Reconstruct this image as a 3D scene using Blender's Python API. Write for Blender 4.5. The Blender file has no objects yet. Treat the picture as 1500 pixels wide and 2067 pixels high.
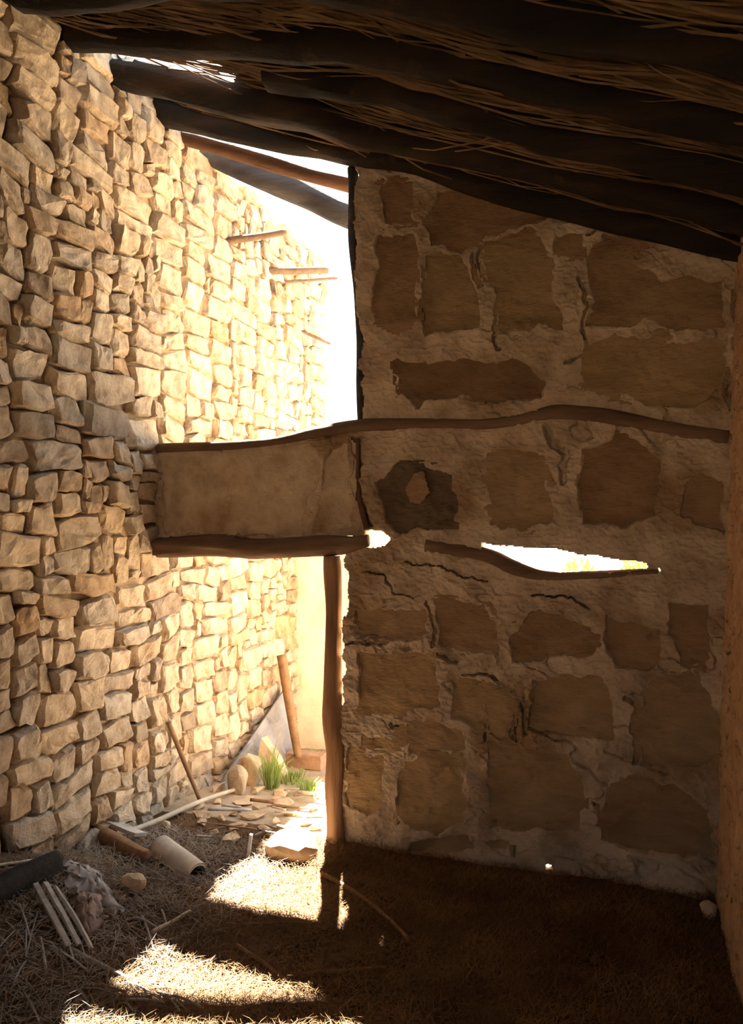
import bpy, bmesh, math, random
import numpy as np
from mathutils import Vector, noise as mnoise

# ------------------------------------------------------------------ camera, light, exposure
scene = bpy.context.scene
COL = scene.collection
W, Hh, F = 1500.0, 2067.0, 1550.0
EYE = 1.55
YAW = math.radians(18.2)
cam_d = bpy.data.cameras.new('camera'); cam = bpy.data.objects.new('camera', cam_d); COL.objects.link(cam)
cam.location = (0, 0, EYE); cam.rotation_euler = (math.radians(90), 0, YAW)
cam_d.sensor_fit = 'HORIZONTAL'; cam_d.sensor_width = 36.0; cam_d.lens = F / W * 36.0
cam_d.clip_start = 0.02; cam_d.clip_end = 500
scene.camera = cam

world = bpy.data.worlds.new('world'); scene.world = world; world.use_nodes = True
wn = world.node_tree.nodes; wl = world.node_tree.links; wn.clear()
wo = wn.new('ShaderNodeOutputWorld'); wb = wn.new('ShaderNodeBackground')
wb.inputs[0].default_value = (0.86, 0.94, 1.0, 1); wb.inputs[1].default_value = 2.2
wl.new(wb.outputs[0], wo.inputs[0])

sun_d = bpy.data.lights.new('sun', 'SUN'); sun = bpy.data.objects.new('sun', sun_d); COL.objects.link(sun)
sun_d.energy = 72.0; sun_d.angle = math.radians(0.55); sun_d.color = (1.0, 0.93, 0.82)
SUN_DIR = Vector((0.195, -0.540, -1.0)).normalized()
sun.rotation_euler = SUN_DIR.to_track_quat('-Z', 'Y').to_euler(); sun.location = (-2, 8, 12)

vs = scene.view_settings
vs.view_transform = 'Standard'; vs.look = 'None'; vs.gamma = 1.0; vs.use_curve_mapping = False
vs.exposure = 0.6

# ------------------------------------------------------------------ measures of the place
D = 3.37           # front face of the partition wall
XL, XR = -2.26, 0.37
REAR_X, REAR_W, REAR_H = -0.4, 0.9, 1.75     # unseen doorway behind the viewer, sized for the light it lets in
ROOF0, ROOFS = 2.72, -0.388
def roof_z(x): return ROOF0 + ROOFS * x
cy, sy = math.cos(YAW), math.sin(YAW)
def ray(px, py):
    u = (px - W / 2) / F; v = (Hh / 2 - py) / F
    return Vector((-sy + u * cy, cy + u * sy, v))
def onY(px, py, Y=D):
    r = ray(px, py); return Vector((0, 0, EYE)) + r * (Y / r.y)
def onX(px, py, X):
    r = ray(px, py); return Vector((0, 0, EYE)) + r * (X / r.x)
def proj(p):
    x, y, z = p[0], p[1], p[2] - EYE
    zc = -sy * x + cy * y; xr = cy * x + sy * y
    return W / 2 + F * xr / zc, Hh / 2 - F * z / zc, zc

# ------------------------------------------------------------------ noise helpers
_tabs = {}
def _tab(seed):
    if seed not in _tabs: _tabs[seed] = np.random.RandomState(seed).rand(256, 256)
    return _tabs[seed]
def vnoise(x, y, seed=0):
    t = _tab(seed)
    xi = np.floor(x).astype(int); yi = np.floor(y).astype(int)
    fx = x - xi; fy = y - yi
    fx = fx * fx * (3 - 2 * fx); fy = fy * fy * (3 - 2 * fy)
    a = t[xi & 255, yi & 255]; b = t[(xi + 1) & 255, yi & 255]
    c = t[xi & 255, (yi + 1) & 255]; d = t[(xi + 1) & 255, (yi + 1) & 255]
    return (a * (1 - fx) + b * fx) * (1 - fy) + (c * (1 - fx) + d * fx) * fy - 0.5
def fbm(x, y, freq, octv=4, seed=0, gain=0.5):
    r = 0; a = 1.0
    for i in range(octv):
        r = r + a * vnoise(x * freq + 17.3 * i, y * freq + 9.1 * i, seed + i); freq *= 2.03; a *= gain
    return r
def sstep(a, b, x):
    t = np.clip((x - a) / (b - a), 0, 1); return t * t * (3 - 2 * t)

# ------------------------------------------------------------------ materials
MATS = {}
def mat(name, cols, scale=6.0, bump=0.3, bscale=40.0, rough=0.9, stretch=(1, 1, 1), tone=None, detail=6.0, bdist=0.01, spots=None, transl=0.0, spec=0.2, rot=(0, 0, 0)):
    m = bpy.data.materials.new(name); m.use_nodes = True
    nt = m.node_tree; N = nt.nodes; L = nt.links
    bs = N['Principled BSDF']; bs.inputs['Roughness'].default_value = rough
    bs.inputs['Specular IOR Level'].default_value = spec
    tc = N.new('ShaderNodeTexCoord'); mp = N.new('ShaderNodeMapping'); mp.inputs['Scale'].default_value = stretch; mp.inputs['Rotation'].default_value = rot
    L.new(tc.outputs['Object'], mp.inputs['Vector'])
    nz = N.new('ShaderNodeTexNoise'); nz.inputs['Scale'].default_value = scale; nz.inputs['Detail'].default_value = detail
    nz.inputs['Roughness'].default_value = 0.6
    L.new(mp.outputs[0], nz.inputs['Vector'])
    cr = N.new('ShaderNodeValToRGB'); e = cr.color_ramp.elements
    n = len(cols)
    for i, c in enumerate(cols):
        p = 0.3 + 0.4 * i / max(1, n - 1)
        if i < 2: e[i].position = p; e[i].color = (*c, 1)
        else:
            q = e.new(p); q.color = (*c, 1)
    L.new(nz.outputs['Fac'], cr.inputs[0]); colout = cr.outputs[0]
    if tone:   # tone: per-stone attribute, mixes towards a second hue and changes value
        at = N.new('ShaderNodeAttribute'); at.attribute_name = 'tone'
        r2 = N.new('ShaderNodeValToRGB'); ee = r2.color_ramp.elements
        for i, c in enumerate(tone):
            p = i / (len(tone) - 1)
            if i < 2: ee[i].position = p; ee[i].color = (*c, 1)
            else:
                q = ee.new(p); q.color = (*c, 1)
        ee[1].position = 1 / (len(tone) - 1)
        L.new(at.outputs['Fac'], r2.inputs[0])
        mx = N.new('ShaderNodeMix'); mx.data_type = 'RGBA'; mx.blend_type = 'MULTIPLY'; mx.inputs[0].default_value = 1.0
        L.new(colout, mx.inputs[6]); L.new(r2.outputs[0], mx.inputs[7]); colout = mx.outputs[2]
    if spots:  # (colour, scale, threshold)
        n3 = N.new('ShaderNodeTexNoise'); n3.inputs['Scale'].default_value = spots[1]; n3.inputs['Detail'].default_value = 5
        L.new(tc.outputs['Object'], n3.inputs['Vector'])
        r3 = N.new('ShaderNodeValToRGB'); r3.color_ramp.elements[0].position = spots[2]; r3.color_ramp.elements[1].position = spots[2] + 0.12
        L.new(n3.outputs['Fac'], r3.inputs[0])
        m3 = N.new('ShaderNodeMix'); m3.data_type = 'RGBA'; L.new(r3.outputs[0], m3.inputs[0])
        L.new(colout, m3.inputs[6]); m3.inputs[7].default_value = (*spots[0], 1); colout = m3.outputs[2]
    L.new(colout, bs.inputs['Base Color'])
    if bump > 0:
        n2 = N.new('ShaderNodeTexNoise'); n2.inputs['Scale'].default_value = bscale; n2.inputs['Detail'].default_value = 8
        n2.inputs['Roughness'].default_value = 0.65
        L.new(mp.outputs[0], n2.inputs['Vector'])
        bp = N.new('ShaderNodeBump'); bp.inputs['Strength'].default_value = bump; bp.inputs['Distance'].default_value = bdist
        L.new(n2.outputs['Fac'], bp.inputs['Height']); L.new(bp.outputs[0], bs.inputs['Normal'])
    if transl > 0:
        bs.inputs['Transmission Weight'].default_value = 0
        tr = N.new('ShaderNodeBsdfTranslucent'); L.new(colout, tr.inputs[0])
        ms = N.new('ShaderNodeMixShader'); ms.inputs[0].default_value = transl
        L.new(bs.outputs[0], ms.inputs[1]); L.new(tr.outputs[0], ms.inputs[2]); L.new(ms.outputs[0], N['Material Output'].inputs[0])
    MATS[name] = m
    return m

mat('rubble', [(0.31, 0.23, 0.155), (0.53, 0.43, 0.32), (0.66, 0.57, 0.45)], 13, 0.9, 38, tone=[(0.62, 0.58, 0.55), (0.95, 0.78, 0.6), (0.9, 0.9, 0.9), (1.1, 1.02, 0.9), (1.25, 1.2, 1.12)], bdist=0.02)
mat('mud', [(0.28, 0.19, 0.11), (0.50, 0.37, 0.23)], 12, 0.5, 60, bdist=0.01)
mat('mortar', [(0.29, 0.20, 0.125), (0.49, 0.37, 0.25), (0.62, 0.49, 0.35)], 5, 0.8, 40, bdist=0.016, spots=((0.30, 0.19, 0.10), 2.6, 0.54))
mat('slab', [(0.21, 0.14, 0.08), (0.33, 0.23, 0.135), (0.42, 0.305, 0.19)], 10, 0.9, 24, stretch=(0.35, 1, 1), rot=(0, 0.9, 0), tone=[(0.38, 0.38, 0.40), (0.75, 0.62, 0.55), (1.0, 0.95, 0.85), (1.1, 1.02, 0.85)], bdist=0.03)
mat('adobe', [(0.38, 0.22, 0.12), (0.56, 0.36, 0.20)], 8, 0.5, 50, bdist=0.012, spots=((0.18, 0.10, 0.06), 30, 0.60))
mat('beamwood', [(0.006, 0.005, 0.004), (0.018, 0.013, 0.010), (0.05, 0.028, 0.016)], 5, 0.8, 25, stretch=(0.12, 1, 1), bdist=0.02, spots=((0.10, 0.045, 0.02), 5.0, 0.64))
mat('beamwood_grey', [(0.018, 0.018, 0.022), (0.05, 0.047, 0.05), (0.095, 0.088, 0.085)], 6, 0.8, 25, stretch=(0.12, 1, 1), bdist=0.02)
mat('beamwood_red', [(0.05, 0.024, 0.013), (0.16, 0.08, 0.045)], 6, 0.7, 25, stretch=(0.15, 1, 1), bdist=0.02)
mat('polewood', [(0.06, 0.034, 0.020), (0.15, 0.09, 0.054), (0.23, 0.145, 0.09)], 8, 0.8, 30, stretch=(0.2, 1, 1), bdist=0.012)
mat('postwood', [(0.20, 0.10, 0.05), (0.34, 0.19, 0.10), (0.42, 0.26, 0.15)], 10, 0.8, 30, stretch=(1, 1, 0.12), bdist=0.012)
mat('greywood', [(0.22, 0.20, 0.18), (0.42, 0.39, 0.36), (0.55, 0.51, 0.47)], 12, 0.6, 40, stretch=(1, 1, 1), bdist=0.006)
mat('oldboard', [(0.13, 0.12, 0.125), (0.24, 0.225, 0.225), (0.34, 0.32, 0.31)], 14, 0.6, 40, stretch=(1, 0.25, 0.25), bdist=0.006)
mat('palewood', [(0.45, 0.37, 0.27), (0.68, 0.59, 0.46)], 12, 0.4, 40, bdist=0.004)
mat('brownwood', [(0.16, 0.085, 0.04), (0.32, 0.19, 0.10)], 12, 0.6, 40, bdist=0.006)
mat('blackish', [(0.01, 0.009, 0.009), (0.035, 0.03, 0.028)], 12, 0.7, 40, bdist=0.01)
mat('cane', [(0.055, 0.034, 0.018), (0.14, 0.085, 0.042), (0.26, 0.165, 0.08)], 5, 0.3, 60, bdist=0.004)
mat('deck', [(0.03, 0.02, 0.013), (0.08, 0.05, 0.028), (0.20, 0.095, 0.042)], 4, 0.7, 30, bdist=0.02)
mat('dung', [(0.045, 0.024, 0.013), (0.10, 0.055, 0.028), (0.17, 0.10, 0.055)], 7, 0.8, 60, bdist=0.015)
mat('straw', [(0.10, 0.052, 0.022), (0.26, 0.155, 0.07)], 3, 0.0)
mat('straw_grey', [(0.14, 0.11, 0.09), (0.40, 0.35, 0.30)], 3, 0.0)
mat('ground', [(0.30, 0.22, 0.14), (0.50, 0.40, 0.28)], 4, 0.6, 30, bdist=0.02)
mat('plaster_white', [(0.70, 0.60, 0.44), (0.80, 0.72, 0.56)], 5, 0.4, 30)
mat('tile', [(0.42, 0.36, 0.30), (0.58, 0.52, 0.45)], 10, 0.4, 50, bdist=0.004)
mat('sheet', [(0.33, 0.31, 0.31), (0.46, 0.43, 0.43)], 9, 0.3, 60, rough=0.7, bdist=0.004)
mat('cloth', [(0.26, 0.19, 0.16), (0.40, 0.31, 0.27)], 9, 0.4, 120, bdist=0.003)
mat('metal', [(0.35, 0.36, 0.38), (0.55, 0.56, 0.58)], 20, 0.2, 60, rough=0.45, spec=0.6)
mat('rock', [(0.34, 0.26, 0.18), (0.52, 0.42, 0.30), (0.62, 0.52, 0.40)], 8, 0.6, 40, tone=[(0.7, 0.7, 0.7), (1, 0.9, 0.8), (1.15, 1.1, 1.0)], bdist=0.012)
mat('redblock', [(0.32, 0.18, 0.11), (0.45, 0.28, 0.18)], 12, 0.5, 40)
mat('grass', [(0.16, 0.24, 0.05), (0.34, 0.42, 0.12)], 6, 0.0, transl=0.35)
mat('leaf', [(0.16, 0.22, 0.04), (0.38, 0.42, 0.10)], 3, 0.0, transl=0.35)

# ------------------------------------------------------------------ object helpers
def tag(o, label=None, cat=None, group=None, kind=None):
    if label: o['label'] = label
    if cat: o['category'] = cat
    if group: o['group'] = group
    if kind: o['kind'] = kind
    return o
def obj(name, verts, faces, m, parent=None, loc=None, smooth=False, tone=None):
    verts = np.asarray(verts, dtype=float)
    if loc is None:
        loc = (0.0, 0.0, 0.0)
    me = bpy.data.meshes.new(name)
    me.from_pydata((verts - np.array(loc)).tolist(), [], faces if isinstance(faces, list) else faces.tolist())
    me.materials.append(MATS[m])
    if smooth: me.polygons.foreach_set('use_smooth', [True] * len(me.polygons))
    if tone is not None:
        a = me.attributes.new('tone', 'FLOAT', 'POINT')
        a.data.foreach_set('value', np.full(len(verts), tone) if np.isscalar(tone) else np.asarray(tone))
    me.update()
    o = bpy.data.objects.new(name, me); COL.objects.link(o)
    o.location = loc
    if parent is not None:
        o.parent = parent
        o.location = Vector(loc) - parent.location
    return o
def empty(name, loc):
    o = bpy.data.objects.new(name, None); COL.objects.link(o); o.location = loc; o.empty_display_size = 0.05
    return o
def base_of(v):
    v = np.asarray(v); return (float((v[:, 0].min() + v[:, 0].max()) / 2), float((v[:, 1].min() + v[:, 1].max()) / 2), float(v[:, 2].min()))

def tube(pts, radii, sides=10, rough=0.0, seed=0, flat=1.0, sub=1, fl=0.0):
    """swept tube through points, bumpy skin; returns verts, faces"""
    pts = [Vector(p) for p in pts]; n = len(pts)
    if np.isscalar(radii): radii = [radii] * n
    if sub > 1:   # Catmull-Rom resample
        q = []; rr = []
        for i in range(n - 1):
            p0 = pts[max(i - 1, 0)]; p1 = pts[i]; p2 = pts[i + 1]; p3 = pts[min(i + 2, n - 1)]
            for k in range(sub):
                t = k / sub
                q.append(0.5 * ((2 * p1) + (p2 - p0) * t + (2 * p0 - 5 * p1 + 4 * p2 - p3) * t * t + (3 * p1 - p0 - 3 * p2 + p3) * t ** 3))
                rr.append(radii[i] * (1 - t) + radii[i + 1] * t)
        q.append(pts[-1]); rr.append(radii[-1]); pts = q; radii = rr; n = len(pts)
    V = []; Fc = []
    prev = None
    for i, p in enumerate(pts):
        d = (pts[min(i + 1, n - 1)] - pts[max(i - 1, 0)]).normalized()
        up = Vector((0, 0, 1)) if abs(d.z) < 0.9 else Vector((0, 1, 0))
        if prev is None: a = d.cross(up).normalized()
        else: a = (prev - d * prev.dot(d)).normalized()
        prev = a; b = d.cross(a)
        for k in range(sides):
            th = 2 * math.pi * k / sides
            r = radii[i]
            if rough:
                q = Vector((math.cos(th) * 1.3, math.sin(th) * 1.3, i * 0.16)) + Vector((seed * 7.1, seed * 3.3, 0))
                q2 = Vector((math.cos(th) * 3.5, math.sin(th) * 3.5, i * 0.07)) + Vector((seed * 5.1, 0, seed * 2.3))
                r *= 1 + rough * (mnoise.noise(q) + 0.6 * mnoise.noise(q2))
            V.append(p + (a * math.cos(th) + b * math.sin(th) * flat) * r)
    for i in range(n - 1):
        for k in range(sides):
            k2 = (k + 1) % sides
            Fc.append([i * sides + k, i * sides + k2, (i + 1) * sides + k2, (i + 1) * sides + k])
    Fc.append(list(range(sides))[::-1]); Fc.append([(n - 1) * sides + k for k in range(sides)])
    return [tuple(v) for v in V], Fc

def hull(points, cuts=1, amp=0.0, seed=0, nscale=14.0):
    bm = bmesh.new()
    for p in points: bm.verts.new(p)
    r = bmesh.ops.convex_hull(bm, input=bm.verts)
    dead = [g for g in r['geom_interior'] if isinstance(g, bmesh.types.BMVert)] + [v for v in bm.verts if not v.link_faces]
    bmesh.ops.delete(bm, geom=list(set(dead)), context='VERTS')
    bmesh.ops.triangulate(bm, faces=bm.faces)
    if cuts: bmesh.ops.subdivide_edges(bm, edges=bm.edges, cuts=cuts, use_grid_fill=True)
    if amp:
        off = Vector((seed * 1.37, seed * 0.71, seed * 0.33))
        for v in bm.verts:
            q = v.co * nscale + off
            v.co += Vector((mnoise.noise(q), mnoise.noise(q + Vector((31, 0, 0))), mnoise.noise(q + Vector((0, 47, 0))))) * amp
            if cuts > 1: v.co += Vector((mnoise.noise(q * 3.1), mnoise.noise(q * 3.1 + Vector((31, 0, 0))), mnoise.noise(q * 3.1 + Vector((0, 47, 0))))) * amp * 0.45
    bmesh.ops.recalc_face_normals(bm, faces=bm.faces)
    bm.verts.index_update()
    V = [tuple(v.co) for v in bm.verts]; Fc = [[v.index for v in f.verts] for f in bm.faces]
    bm.free(); return V, Fc

def slab_grid(mask, A, B, P_front, P_back):
    """closed shell over a masked grid; mask on cells; P_* arrays (na+1, nb+1, 3)"""
    na, nb = mask.shape
    idx = np.arange((na + 1) * (nb + 1)).reshape(na + 1, nb + 1)
    off = idx.size
    f = []
    I, J = np.nonzero(mask)
    q = np.stack([idx[I, J], idx[I + 1, J], idx[I + 1, J + 1], idx[I, J + 1]], 1)
    f.append(q); f.append(q[:, ::-1] + off)
    pad = np.zeros((na + 2, nb + 2), bool); pad[1:-1, 1:-1] = mask
    def side(cond, a, b):
        i, j = np.nonzero(cond)
        if len(i): f.append(np.stack([a(i, j), a(i, j) + off, b(i, j) + off, b(i, j)], 1))
    side(mask & ~pad[:-2, 1:-1], lambda i, j: idx[i, j], lambda i, j: idx[i, j + 1])
    side(mask & ~pad[2:, 1:-1], lambda i, j: idx[i + 1, j + 1], lambda i, j: idx[i + 1, j])
    side(mask & ~pad[1:-1, :-2], lambda i, j: idx[i + 1, j], lambda i, j: idx[i, j])
    side(mask & ~pad[1:-1, 2:], lambda i, j: idx[i, j + 1], lambda i, j: idx[i + 1, j + 1])
    F_ = np.concatenate(f); V = np.concatenate([P_front.reshape(-1, 3), P_back.reshape(-1, 3)])
    used = np.unique(F_); remap = np.full(len(V), -1); remap[used] = np.arange(len(used))
    return V[used], remap[F_]

rng = random.Random(7)

# ------------------------------------------------------------------ ground inside and just outside
def floor_z(x, y):
    x = np.asarray(x, float); y = np.asarray(y, float)
    z = 0.30 * np.exp(-(((x + 2.45) / 0.50) ** 2 + ((y - 2.15) / 0.55) ** 2))
    z = z - 0.16 * sstep(3.5, 5.2, y)
    z = z + 0.02 * sstep(-1.2, -2.1, x) * sstep(4.2, 3.2, y)
    z = z + 0.030 * fbm(x, y, 2.2, 4, 50)
    return z
def fz(x, y): return float(floor_z(np.array([x]), np.array([y]))[0])
def onF(px, py, lift=0.0):
    r = ray(px, py); o = Vector((0, 0, EYE)); t = 0.5
    while t < 12:
        p = o + r * t
        if p.z < fz(p.x, p.y) + lift: break
        t += 0.01
    return p

gx = np.arange(XL - 0.12, XR + 0.14, 0.02); gy = np.arange(-1.6, 5.6, 0.02)
GX, GY = np.meshgrid(gx, gy, indexing='ij')
GZ = floor_z(GX, GY) + 0.010 * fbm(GX, GY, 18, 3, 60)
def sheet(name, sel, m, label):
    gx_, gy_, gz_ = GX[:, sel], GY[:, sel], GZ[:, sel]
    n1, n2 = gx_.shape; idx = np.arange(n1 * n2).reshape(n1, n2)
    Fq = np.stack([idx[:-1, :-1], idx[1:, :-1], idx[1:, 1:], idx[:-1, 1:]], -1).reshape(-1, 4)
    return tag(obj(name, np.stack([gx_, gy_, gz_], -1).reshape(-1, 3), Fq, m, smooth=True), label, kind='structure')
ysplit = int(np.searchsorted(gy, D + 0.03))
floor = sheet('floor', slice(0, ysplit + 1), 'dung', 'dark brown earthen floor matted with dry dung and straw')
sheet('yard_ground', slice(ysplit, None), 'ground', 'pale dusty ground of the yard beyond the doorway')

# outer ground falling away from the building
rr = np.concatenate([np.linspace(0, 8, 30), np.linspace(9, 120, 40)]); tt = np.linspace(0, 2 * math.pi, 73)
R_, T_ = np.meshgrid(rr, tt, indexing='ij')
OX = R_ * np.cos(T_); OY = 3 + R_ * np.sin(T_)
OZ = -0.22 - 0.0022 * np.maximum(R_ - 7, 0) ** 2 * (R_ < 60) - (R_ >= 60) * 0.0022 * 53 ** 2 + 0.05 * fbm(OX, OY, 0.7, 3, 33)
m1, m2 = OX.shape; idx = np.arange(m1 * m2).reshape(m1, m2)
Fo = np.stack([idx[:-1, :-1], idx[1:, :-1], idx[1:, 1:], idx[:-1, 1:]], -1).reshape(-1, 4)
tag(obj('ground', np.stack([OX, OY, OZ], -1).reshape(-1, 3), Fo, 'ground', smooth=True), 'pale dry earth outside the ruined shed', kind='structure')

# ------------------------------------------------------------------ left rubble wall
WL_END = 5.70
def wl_top(y):
    return 3.74 if y < 3.55 else 3.58
wy = np.arange(-1.6, WL_END + 0.001, 0.03); wz = np.arange(-0.35, 3.76, 0.03)
WY, WZ = np.meshgrid(wy, wz, indexing='ij')
depth = 0.036 - 0.030 * sstep(3.1, 3.9, WY) - 0.02 * fbm(WY, WZ, 5, 3, 21) - 0.03 * np.clip(fbm(WY, WZ, 1.7, 2, 26) * 2, 0, 1) * sstep(3.0, 3.3, WY + 0.25 * (WZ < 1.5))
depth = np.maximum(depth, 0.013)
PF = np.stack([XL - depth, WY, WZ], -1); PB = np.stack([np.full_like(WY, XL - 0.55), WY, WZ], -1)
cyc = 0.5 * (wy[:-1] + wy[1:]); czc = 0.5 * (wz[:-1] + wz[1:])
top = np.where(cyc < 3.55, 3.74, 3.56 + 0.10 * vnoise(cyc * 6, cyc * 0, 5))
mask = czc[None, :] < top[:, None]
V, Fw = slab_grid(mask, None, None, PF, PB)
wall_left = tag(obj('wall_left', V, Fw, 'mud'), 'tall dry rubble stone wall of honey coloured fieldstones', kind='structure')

CELL = 0.03
Y0s, Z0s = 1.5, -0.30
NY = int((WL_END - Y0s) / CELL); NZ = int((3.66 - Z0s) / CELL)
occ = np.zeros((NY, NZ), bool)
rects = []
for j in range(NZ):
    for i in range(NY):
        if occ[i, j]: continue
        z_here = Z0s + j * CELL
        big = rng.random()
        if big < 0.20: w, h = rng.randint(2, 4), rng.randint(2, 4)
        elif big < 0.75: w, h = rng.randint(5, 10), rng.randint(3, 4)
        else: w, h = rng.randint(7, 12), rng.randint(4, 5)
        run = 0
        while i + run < NY and not occ[i + run, j] and run < w: run += 1
        k = 0
        while i + run + k < NY and not occ[i + run + k, j] and k < 3: k += 1
        if 0 < k < 3 and (i + run + k >= NY or occ[i + run + k, j]): run += k
        w = run; h = min(h, NZ - j)
        if w <= 2: h = min(h, 3)
        if w == 1: h = min(h, 2)
        for hh in range(h):
            if occ[i:i + w, j + hh].any(): h = hh; break
        occ[i:i + w, j:j + h] = True
        rects.append((i, j, w, h))

def wwarp(p):
    x, y, z = p
    q = Vector((y * 2.1, z * 2.1, 3.0)); q2 = Vector((y * 6.5, z * 6.5, 8.0)); k = sstep(3.5, 3.0, z) * 0.7 + 0.3
    return (x, y + (0.05 * mnoise.noise(q) + 0.018 * mnoise.noise(q2)) * (1 if y < 5.5 else 0.3), z + k * (0.055 * mnoise.noise(q + Vector((20, 5, 0))) + 0.020 * mnoise.noise(q2 + Vector((7, 9, 0)))))
stones = []
for n, (i, j, w, h) in enumerate(rects):
    y0 = Y0s + i * CELL; z0 = Z0s + j * CELL; ww = w * CELL; hh = h * CELL
    cyy = y0 + ww / 2; czz = z0 + hh / 2
    if czz > float(np.interp(cyy, cyc, top)) - hh / 2 + 0.03: continue
    R = random.Random(1000 + n)
    g = 0.004 if cyy > 3.5 else 0.005
    a, b = ww / 2 - g, hh / 2 - g
    pts = []
    proud = R.uniform(-0.006, 0.026) if cyy < 3.5 else R.uniform(0.0, 0.010)
    rot = R.uniform(-0.10, 0.10); skew = R.uniform(-0.22, 0.22); taper = R.uniform(-0.16, 0.16)
    wobble = 0.0
    tiltY = R.uniform(-0.10, 0.10); tiltZ = R.uniform(-0.16, 0.12)
    cut = min(a, b)
    ring = []
    for sx, sz in ((-1, -1), (1, -1), (1, 1), (-1, 1)):
        c1 = R.uniform(0.02, 0.7) * cut * R.random(); c2 = R.uniform(0.02, 0.7) * cut * R.random()
        p = [(sx * (a - c1), sz * b), (sx * a, sz * (b - c2))]
        ring += p
    ring.append((R.uniform(-0.4, 0.4) * a, b * R.uniform(0.98, 1.12))); ring.append((R.uniform(-0.4, 0.4) * a, -b * R.uniform(0.98, 1.12)))
    for (u, v) in ring:
        u *= R.uniform(0.93, 1.04); v *= R.uniform(0.90, 1.06); v *= 1 + taper * u / a; u += skew * v * 0.6
        rr_ = math.cos(rot), math.sin(rot)
        U = u * rr_[0] - v * rr_[1]; Vv = u * rr_[1] + v * rr_[0]
        dx = proud + tiltY * u + tiltZ * v
        pts.append((XL - 0.10, cyy + U * 0.97, czz + Vv + wobble))
        pts.append((XL + dx - R.uniform(0.012, 0.03), cyy + U, czz + Vv + wobble))
        s = R.uniform(0.78, 0.95)
        pts.append((XL + dx + R.uniform(0.0, 0.014), cyy + U * s, czz + Vv * s + wobble))
    pts = [wwarp(p) for p in pts]
    cc = Vector(wwarp((XL, cyy, czz)))
    V, Fs = hull([tuple(Vector(p) - cc) for p in pts], 2, 0.014, n, 14.0)
    V = [tuple(Vector(v) + cc) for v in V]
    px, py, zc = proj((XL, cyy, czz))
    p1 = proj((XL, y0, z0)); p2 = proj((XL, y0 + ww, z0 + hh))
    area = abs(p2[0] - p1[0]) * abs(p2[1] - p1[1])
    if px < -30 or px > 1500 or py < -30 or py > 2000: area = 0
    if cyy > D and (px > 700 or (900 < py < 1075)): area = 0
    if czz < floor_z(np.array([XL]), np.array([cyy]))[0] - 0.04: area = 0
    big = R.random()
    tone = min(1.0, max(0.0, 0.5 + 0.22 * R.gauss(0, 1) + 0.25 * float(vnoise(np.array([cyy * 1.5]), np.array([czz * 1.5]), 91)[0])))
    if big < 0.04: tone = 1.0
    stones.append((area, V, Fs, tone))
stones.sort(key=lambda s: -s[0])
for area, V, Fs, tone in stones[:300]:
    c = np.asarray(V).mean(0)
    obj('stone', V, Fs, 'rubble', wall_left, loc=tuple(c), tone=tone)
AV = []; AF = []; AT = []
for area, V, Fs, tone in stones[300:]:
    o = len(AV); AV += V; AF += [[q + o for q in f] for f in Fs]; AT += [tone] * len(V)
if AV: tag(obj('rubble_stones', AV, AF, 'rubble', wall_left, tone=AT), kind='stuff')

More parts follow.
